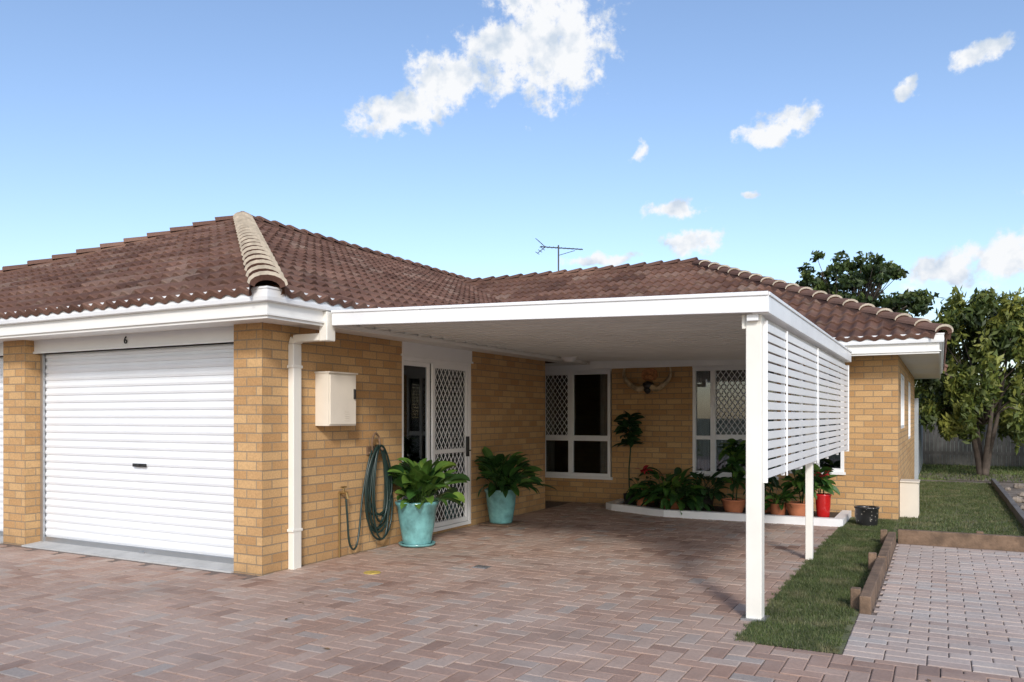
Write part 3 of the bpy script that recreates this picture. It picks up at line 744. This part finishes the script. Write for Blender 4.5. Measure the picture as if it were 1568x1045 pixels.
# horn mount
e=empty('mounted_bull_horns'); X0,Y0,Z0=-4.12,BYY,1.96
mb=MB()
for sg in (1,-1):
    P=[(X0+sg*0.03,Y0-0.10,Z0-0.03),(X0+sg*0.15,Y0-0.12,Z0-0.08),(X0+sg*0.28,Y0-0.14,Z0-0.01),(X0+sg*0.37,Y0-0.15,Z0+0.10),(X0+sg*0.385,Y0-0.14,Z0+0.22),(X0+sg*0.33,Y0-0.13,Z0+0.32)]
    sp=smooth_path(P,5); n=len(sp)
    mb.tube(sp,[0.046*(1-(k/(n-1))**1.6)+0.005 for k in range(n)],10)
mb.obj('horns',[HORN],e,smooth=True)
mb=MB(); mb.ell((X0,Y0-0.09,Z0-0.03),(0.10,0.09,0.07),14,0,0.05); mb.ell((X0,Y0-0.12,Z0-0.10),(0.055,0.06,0.06),12,0,0.05)
mb.obj('skull_boss',[BLACK],e,smooth=True)
mb=MB(); prof=[(-0.13,0.0),(-0.09,-0.06),(0.09,-0.06),(0.13,0.0),(0.12,0.09),(0.06,0.13),(-0.06,0.13),(-0.12,0.09)]
mb.face([(X0+a,Y0-0.03,Z0+0.12+b) for a,b in prof]); 
for (a,b),(c_,d) in zip(prof,prof[1:]+prof[:1]): mb.face([(X0+a,Y0-0.03,Z0+0.12+b),(X0+c_,Y0-0.03,Z0+0.12+d),(X0+c_,Y0,Z0+0.12+d),(X0+a,Y0,Z0+0.12+b)])
mb.ell((X0,Y0-0.05,Z0+0.11),(0.09,0.04,0.05),12,0,0.12)
mb.obj('hide_plaque',[HAIR],e)

# antenna
e=empty('tv_antenna'); mb=MB(); ax,ay=-7.57,16.44
mb.tube([(ax,ay,4.5),(ax,ay,5.28)],0.018,8)
d=Vector((0.94,0.30,-0.10)).normalized(); sd=Vector((-0.30,0.94,0.1)).normalized(); c_=Vector((ax,ay,5.22))
mb.tube([c_-d*0.42,c_+d*0.55],0.013,6)
for k in range(11):
    t=-0.40+k*0.09; l=0.10+0.02*(k<5); p=c_+d*t; mb.tube([p-sd*l*1.4-Vector((0,0,l*0.3)),p+sd*l*1.4+Vector((0,0,l*0.3))],0.007,5)
for s in (1,-1):
    q=c_-d*0.30; mb.tube([q,q-d*0.18+Vector((0,0,s*0.15))],0.009,5)
    for kk in (0.3,0.65,1.0):
        w=q+(-d*0.18+Vector((0,0,s*0.15)))*kk; mb.tube([w-sd*0.28,w+sd*0.28],0.007,5)
mb.tube([(ax,ay,5.05),(ax+0.4,ay,5.12)],0.007,5)
mb.obj('mast_and_elements',[pm('antenna_metal',(0.05,0.05,0.05),0.5)],e)

mb=MB(); mb.lathe([(0.001,0.006),(0.075,0.006),(0.08,0.0)],(-4.63,5.95,0.001),24); mb.obj('yellow_water_cover',[pm('yellow_cover',(0.5,0.36,0.08),0.7,0.3,20,dirt=0.4)])
mb=MB(); mb.box(-3.95,-3.80,6.60,6.72,-0.005,0.006); 
for k in range(5): mb.box(-3.94+k*0.028,-3.926+k*0.028,6.61,6.71,0.006,0.009)
mb.obj('drain_grate',[ALU])
mb=MB()
for k in range(70):
    x=R.uniform(-8,3.5); y=R.uniform(1.5,5.3) if R.random()<0.7 else R.uniform(5.3,11)
    if y>5.2 and not(-5.3<x<-1.2): continue
    a=R.uniform(0,6.28); s=R.uniform(0.008,0.02)
    mb.face([(x+math.cos(a)*s*1.8,y+math.sin(a)*s*1.8,0.006),(x-math.sin(a)*s*.6,y+math.cos(a)*s*.6,0.010),(x-math.cos(a)*s*1.8,y-math.sin(a)*s*1.8,0.007),(x+math.sin(a)*s*.6,y-math.cos(a)*s*.6,0.009)])
mb.obj('fallen_leaves',[pm('dry_leaf',(0.20,0.12,0.05),0.8,0.5,3)])

# ------------------------------------------------------------------ fence & trees
e=empty('paling_fence'); mb=MB(); x=-6
while x<16:
    mb.box(x,x+0.10,27.0+R.uniform(-.01,.01),27.02+R.uniform(-0.005,.005),-0.05,1.55+R.uniform(-0.02,0.02)); x+=0.108
mb.box(-6,16,27.03,27.08,0.3,0.4); mb.box(-6,16,27.03,27.08,1.2,1.3)
mb.obj('palings',[WOODG],e)
e=empty('side_fence'); mb=MB(); y=21.0
mb.box(-0.5,-0.46,20.5,26.9,0,1.75); mb.box(-0.52,-0.44,20.4,20.5,0,1.85); mb.box(-0.52,-0.44,23.6,23.7,0,1.85)
mb.obj('fence_panel',[pm('fence_grey',(0.30,0.34,0.37),0.6)],e)
def foliage(name,clumps,size,mat,parent,aspect=2.0,droop=0.0):
    V=[];T=[]
    for (c,r,n,tb) in clumps:
        d=NP.normal(size=(n,3)); d/=np.linalg.norm(d,axis=1,keepdims=True)
        rad=NP.uniform(0.35,1.05,(n,1)); p=np.array(c)+d*rad*np.array(r)
        a=NP.normal(size=(n,3)); a[:,2]-=droop; a/=np.linalg.norm(a,axis=1,keepdims=True)
        b=np.cross(a,NP.normal(size=(n,3))); b/=np.linalg.norm(b,axis=1,keepdims=True)
        s=size*NP.uniform(0.6,1.3,(n,1))
        a=a*s*0.5*aspect; b=b*s*0.5
        V.append(np.stack([p-a,p+b*0.9,p+a,p-b*0.9],1).reshape(-1,3))
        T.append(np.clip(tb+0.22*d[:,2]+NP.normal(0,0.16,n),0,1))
    V=np.concatenate(V);T=np.concatenate(T);k=len(T)
    me=bpy.data.meshes.new(name); me.from_pydata(V.tolist(),[],np.arange(4*k).reshape(k,4).tolist())
    me.materials.append(mat); at=me.attributes.new('tint','FLOAT','FACE'); at.data.foreach_set('value',T.astype(np.float32))
    o=bpy.data.objects.new(name,me); COL.objects.link(o); o.parent=parent
def spreadtree(name,bx,by,H,rad,zc):
    e=empty(name); m=MB(); cl=[]
    m.tube(smooth_path([(bx,by,0),(bx+0.1,by,1.5),(bx-0.1,by,3.2),(bx,by,zc-1.6)]),[0.22-0.09*k/18 for k in range(19)],10)
    for k in range(24):
        az=k*2.4+R.uniform(-.3,.3); rr=rad*math.sqrt((k+0.5)/24)*R.uniform(0.85,1.0); ex=bx+math.cos(az)*rr; ey=by+math.sin(az)*rr
        ez=zc+ (H-zc)*(1-(rr/rad)**2)*R.uniform(0.2,1.0)-(rr/rad)*R.uniform(0.0,1.0)
        st=(bx,by,zc-1.6-R.uniform(0,0.8)); mid=(bx+(ex-bx)*0.5,by+(ey-by)*0.5,(st[2]+ez)/2+0.1)
        m.tube(smooth_path([st,mid,(ex,ey,ez)],5),[0.075-0.055*q/10 for q in range(11)],6)
        for s in range(6):
            cx=ex+R.gauss(0,0.36);cy=ey+R.gauss(0,0.36);cz=ez+R.gauss(0.0,0.26)
            m.tube([mid,((mid[0]+cx)/2,(mid[1]+cy)/2,(mid[2]+cz)/2+0.1),(cx,cy,cz)],[0.025,0.016,0.008],5)
            cl.append(((cx,cy,cz),(R.uniform(.22,.42),R.uniform(.22,.42),R.uniform(.12,.26)),R.randint(40,70),R.uniform(0.15,0.8)))
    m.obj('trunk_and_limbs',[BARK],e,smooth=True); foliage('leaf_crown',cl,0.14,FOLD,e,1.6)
spreadtree('shade_tree',-2.95,32.5,7.55,2.85,5.7)
def weeptree(name,bx,by,H,rad,z0,nc=150):
    e=empty(name); m=MB(); cl=[]
    for s in range(4):
        a=s*1.6+0.4; m.tube(smooth_path([(bx+0.05*math.cos(a),by+.05*math.sin(a),0),(bx+.15*math.cos(a),by+.12*math.sin(a),0.6),(bx+0.35*math.cos(a),by+.35*math.sin(a),1.5),(bx+.55*math.cos(a),by+.55*math.sin(a),2.8)],4),[0.085-0.065*q/12 for q in range(13)],7)
    for k in range(nc):
        az=R.uniform(0,6.28); t=R.random(); zz=z0+(H-z0)*t; pr=rad*(math.sin(math.pi*(0.24+0.70*t))**0.6)*math.sqrt(R.uniform(0.1,1.1))
        cx=bx+math.cos(az)*pr;cy=by+math.sin(az)*pr
        cl.append(((cx,cy,zz),(R.uniform(.14,.28),R.uniform(.14,.28),R.uniform(.25,.5)),R.randint(90,150),R.uniform(0.0,0.9)))
        if k%4==0: m.tube([(bx,by,z0+0.2),((bx+cx)/2,(by+cy)/2,(z0+zz)/2+0.4),(cx,cy,zz)],[0.03,0.018,0.008],5)
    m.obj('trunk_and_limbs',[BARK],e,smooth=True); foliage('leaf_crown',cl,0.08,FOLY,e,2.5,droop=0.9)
weeptree('bottlebrush_tree',0.9,22.4,4.2,1.65,1.05,160)
weeptree('bottlebrush_tree',3.9,24.5,4.3,1.9,0.8,130)
e=empty('distant_trees'); cl=[]
for k in range(70):
    x=R.uniform(-9,18); h=R.uniform(0.5,2.4); cl.append(((x,R.uniform(30,34),h+0.2),(0.8,0.8,0.6),200,R.uniform(0.1,0.6)))
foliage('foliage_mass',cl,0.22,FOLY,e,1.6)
mb=MB()
for k in range(40):
    x=R.uniform(1.1,3.2);y=R.uniform(12,20.4);s=R.uniform(0.03,0.11); mb.ell((x,y,s*0.3),(s,s*R.uniform(.7,1.2),s*0.6),8,0,0.15)
mb.obj('garden_rocks',[pm('rock',(0.25,0.21,0.17),0.9,0.3,8,bs=0.5)])

# ------------------------------------------------------------------ sky, sun, camera
SUN=Vector((0.52,-0.85,0.0)).normalized(); EL=math.radians(30)
sd=Vector((SUN.x*math.cos(EL),SUN.y*math.cos(EL),math.sin(EL)))
w=bpy.data.worlds.new('World'); scene.world=w; w.use_nodes=True; nt=w.node_tree
for n in list(nt.nodes): nt.nodes.remove(n)
out=N(nt,'ShaderNodeOutputWorld'); bg=N(nt,'ShaderNodeBackground'); bg.inputs[1].default_value=0.15
sky=N(nt,'ShaderNodeTexSky'); sky.sky_type='NISHITA'; sky.sun_disc=False; sky.sun_elevation=EL; sky.sun_rotation=math.atan2(sd.x,sd.y)
sky.air_density=1.0; sky.dust_density=1.2; sky.ozone_density=1.6
skyc=mixc(nt,1.0,sky.outputs[0],(1.36,1.36,1.42),'MULTIPLY')
nt.links.new(skyc,bg.inputs[0])
tc=N(nt,'ShaderNodeTexCoord'); sp=N(nt,'ShaderNodeSeparateXYZ'); nt.links.new(tc.outputs['Generated'],sp.inputs[0])
at=N(nt,'ShaderNodeMath',operation='ARCTAN2'); nt.links.new(sp.outputs[0],at.inputs[0]); nt.links.new(sp.outputs[1],at.inputs[1])
asn=N(nt,'ShaderNodeMath',operation='ARCSINE'); nt.links.new(sp.outputs[2],asn.inputs[0])
dg=[]
for s_ in (at,asn):
    m_=N(nt,'ShaderNodeMath',operation='MULTIPLY'); m_.inputs[1].default_value=180/math.pi; nt.links.new(s_.outputs[0],m_.inputs[0]); dg.append(m_)
cb=N(nt,'ShaderNodeCombineXYZ'); nt.links.new(dg[0].outputs[0],cb.inputs[0]); nt.links.new(dg[1].outputs[0],cb.inputs[1])
nz=N(nt,'ShaderNodeTexNoise'); nz.inputs['Scale'].default_value=0.55; nz.inputs['Detail'].default_value=3; nt.links.new(cb.outputs[0],nz.inputs['Vector'])
vs=N(nt,'ShaderNodeVectorMath',operation='SUBTRACT'); nt.links.new(nz.outputs['Color'],vs.inputs[0]); vs.inputs[1].default_value=(0.5,0.5,0.5)
vm=N(nt,'ShaderNodeVectorMath',operation='MULTIPLY_ADD'); nt.links.new(vs.outputs[0],vm.inputs[0]); vm.inputs[1].default_value=(2.2,1.8,0); nt.links.new(cb.outputs[0],vm.inputs[2])
flat=N(nt,'ShaderNodeVectorMath',operation='MULTIPLY'); nt.links.new(vm.outputs[0],flat.inputs[0]); flat.inputs[1].default_value=(1,1,0)
blobs=[(-25.0,24.6,4.8,4.0,20),(-28.0,24.4,4.2,2.8,10),(-26.0,28.0,4.4,2.6,0),(-32.2,22.7,4.4,2.1,14),(-35.4,20.6,4.8,1.5,12),
 (-9.9,18.8,3.4,1.1,15),(2.1,21.3,2.2,0.75,10),(-16.9,14.1,2.5,0.8,0),(-15.2,11.9,2.2,0.9,0),(0.2,9.1,3.0,1.2,10),(3.6,9.6,3.4,1.7,10),
 (-19.0,17.9,0.8,0.8,0),(-21.7,10.8,2.8,0.5,3),(-2.0,20.3,0.9,0.6,40),(-11.5,14.7,0.6,0.4,0),(9,13,4,2,0),(-75,35,6,3,0)]
cur=None
for (a,b_,rx,ry,ro) in blobs:
    mp=N(nt,'ShaderNodeMapping'); mp.vector_type='TEXTURE'; nt.links.new(flat.outputs[0],mp.inputs[0])
    mp.inputs['Location'].default_value=(a,b_,0); mp.inputs['Rotation'].default_value=(0,0,math.radians(ro)); mp.inputs['Scale'].default_value=(rx,ry,1)
    ln=N(nt,'ShaderNodeVectorMath',operation='LENGTH'); nt.links.new(mp.outputs[0],ln.inputs[0])
    sb=N(nt,'ShaderNodeMath',operation='SUBTRACT'); sb.inputs[0].default_value=1.0; nt.links.new(ln.outputs['Value'],sb.inputs[1])
    if cur is None: cur=sb.outputs[0]
    else:
        mx=N(nt,'ShaderNodeMath',operation='SMOOTH_MAX'); mx.inputs[2].default_value=0.15; nt.links.new(cur,mx.inputs[0]); nt.links.new(sb.outputs[0],mx.inputs[1]); cur=mx.outputs[0]
n1=N(nt,'ShaderNodeTexNoise'); n1.inputs['Scale'].default_value=0.7; n1.inputs['Detail'].default_value=10; n1.inputs['Roughness'].default_value=0.64; nt.links.new(cb.outputs[0],n1.inputs['Vector'])
ma=N(nt,'ShaderNodeMath',operation='MULTIPLY_ADD'); nt.links.new(n1.outputs['Fac'],ma.inputs[0]); ma.inputs[1].default_value=2.3; 
o_=N(nt,'ShaderNodeMath',operation='SUBTRACT'); nt.links.new(cur,o_.inputs[0]); o_.inputs[1].default_value=1.05; nt.links.new(o_.outputs[0],ma.inputs[2])
dens=N(nt,'ShaderNodeMapRange'); dens.interpolation_type='SMOOTHSTEP'; dens.inputs['From Min'].default_value=0.08; dens.inputs['From Max'].default_value=0.66; nt.links.new(ma.outputs[0],dens.inputs['Value'])
n2=N(nt,'ShaderNodeTexNoise'); n2.inputs['Scale'].default_value=0.6; n2.inputs['Detail'].default_value=7
of=N(nt,'ShaderNodeVectorMath',operation='ADD'); of.inputs[1].default_value=(0.5,0.9,3); nt.links.new(cb.outputs[0],of.inputs[0]); nt.links.new(of.outputs[0],n2.inputs['Vector'])
cc=ramp(nt,n2.outputs['Fac'],[(0.34,(0.62,0.71,0.83)),(0.53,(0.95,0.965,0.99))])
bg2=N(nt,'ShaderNodeBackground'); nt.links.new(cc,bg2.inputs[0]); bg2.inputs[1].default_value=1.0
ms=N(nt,'ShaderNodeMixShader'); nt.links.new(dens.outputs[0],ms.inputs[0]); nt.links.new(bg.outputs[0],ms.inputs[1]); nt.links.new(bg2.outputs[0],ms.inputs[2]); nt.links.new(ms.outputs[0],out.inputs[0])

L=bpy.data.lights.new('sun','SUN'); L.energy=2.6; L.angle=math.radians(9); L.color=(1,0.96,0.91)
lo=bpy.data.objects.new('sun',L); COL.objects.link(lo); lo.rotation_euler=(-sd).to_track_quat('-Z','Y').to_euler(); lo.location=(0,0,20)
cam=bpy.data.cameras.new('camera'); co=bpy.data.objects.new('camera',cam); COL.objects.link(co)
co.location=(0,0,1.45); co.rotation_euler=(math.radians(90),0,math.radians(28.03)); cam.sensor_width=36; cam.lens=28.29; cam.shift_y=0.073; cam.clip_end=1500; cam.clip_start=0.05
scene.camera=co
scene.view_settings.view_transform='Standard'; scene.view_settings.look='None'; scene.view_settings.exposure=0
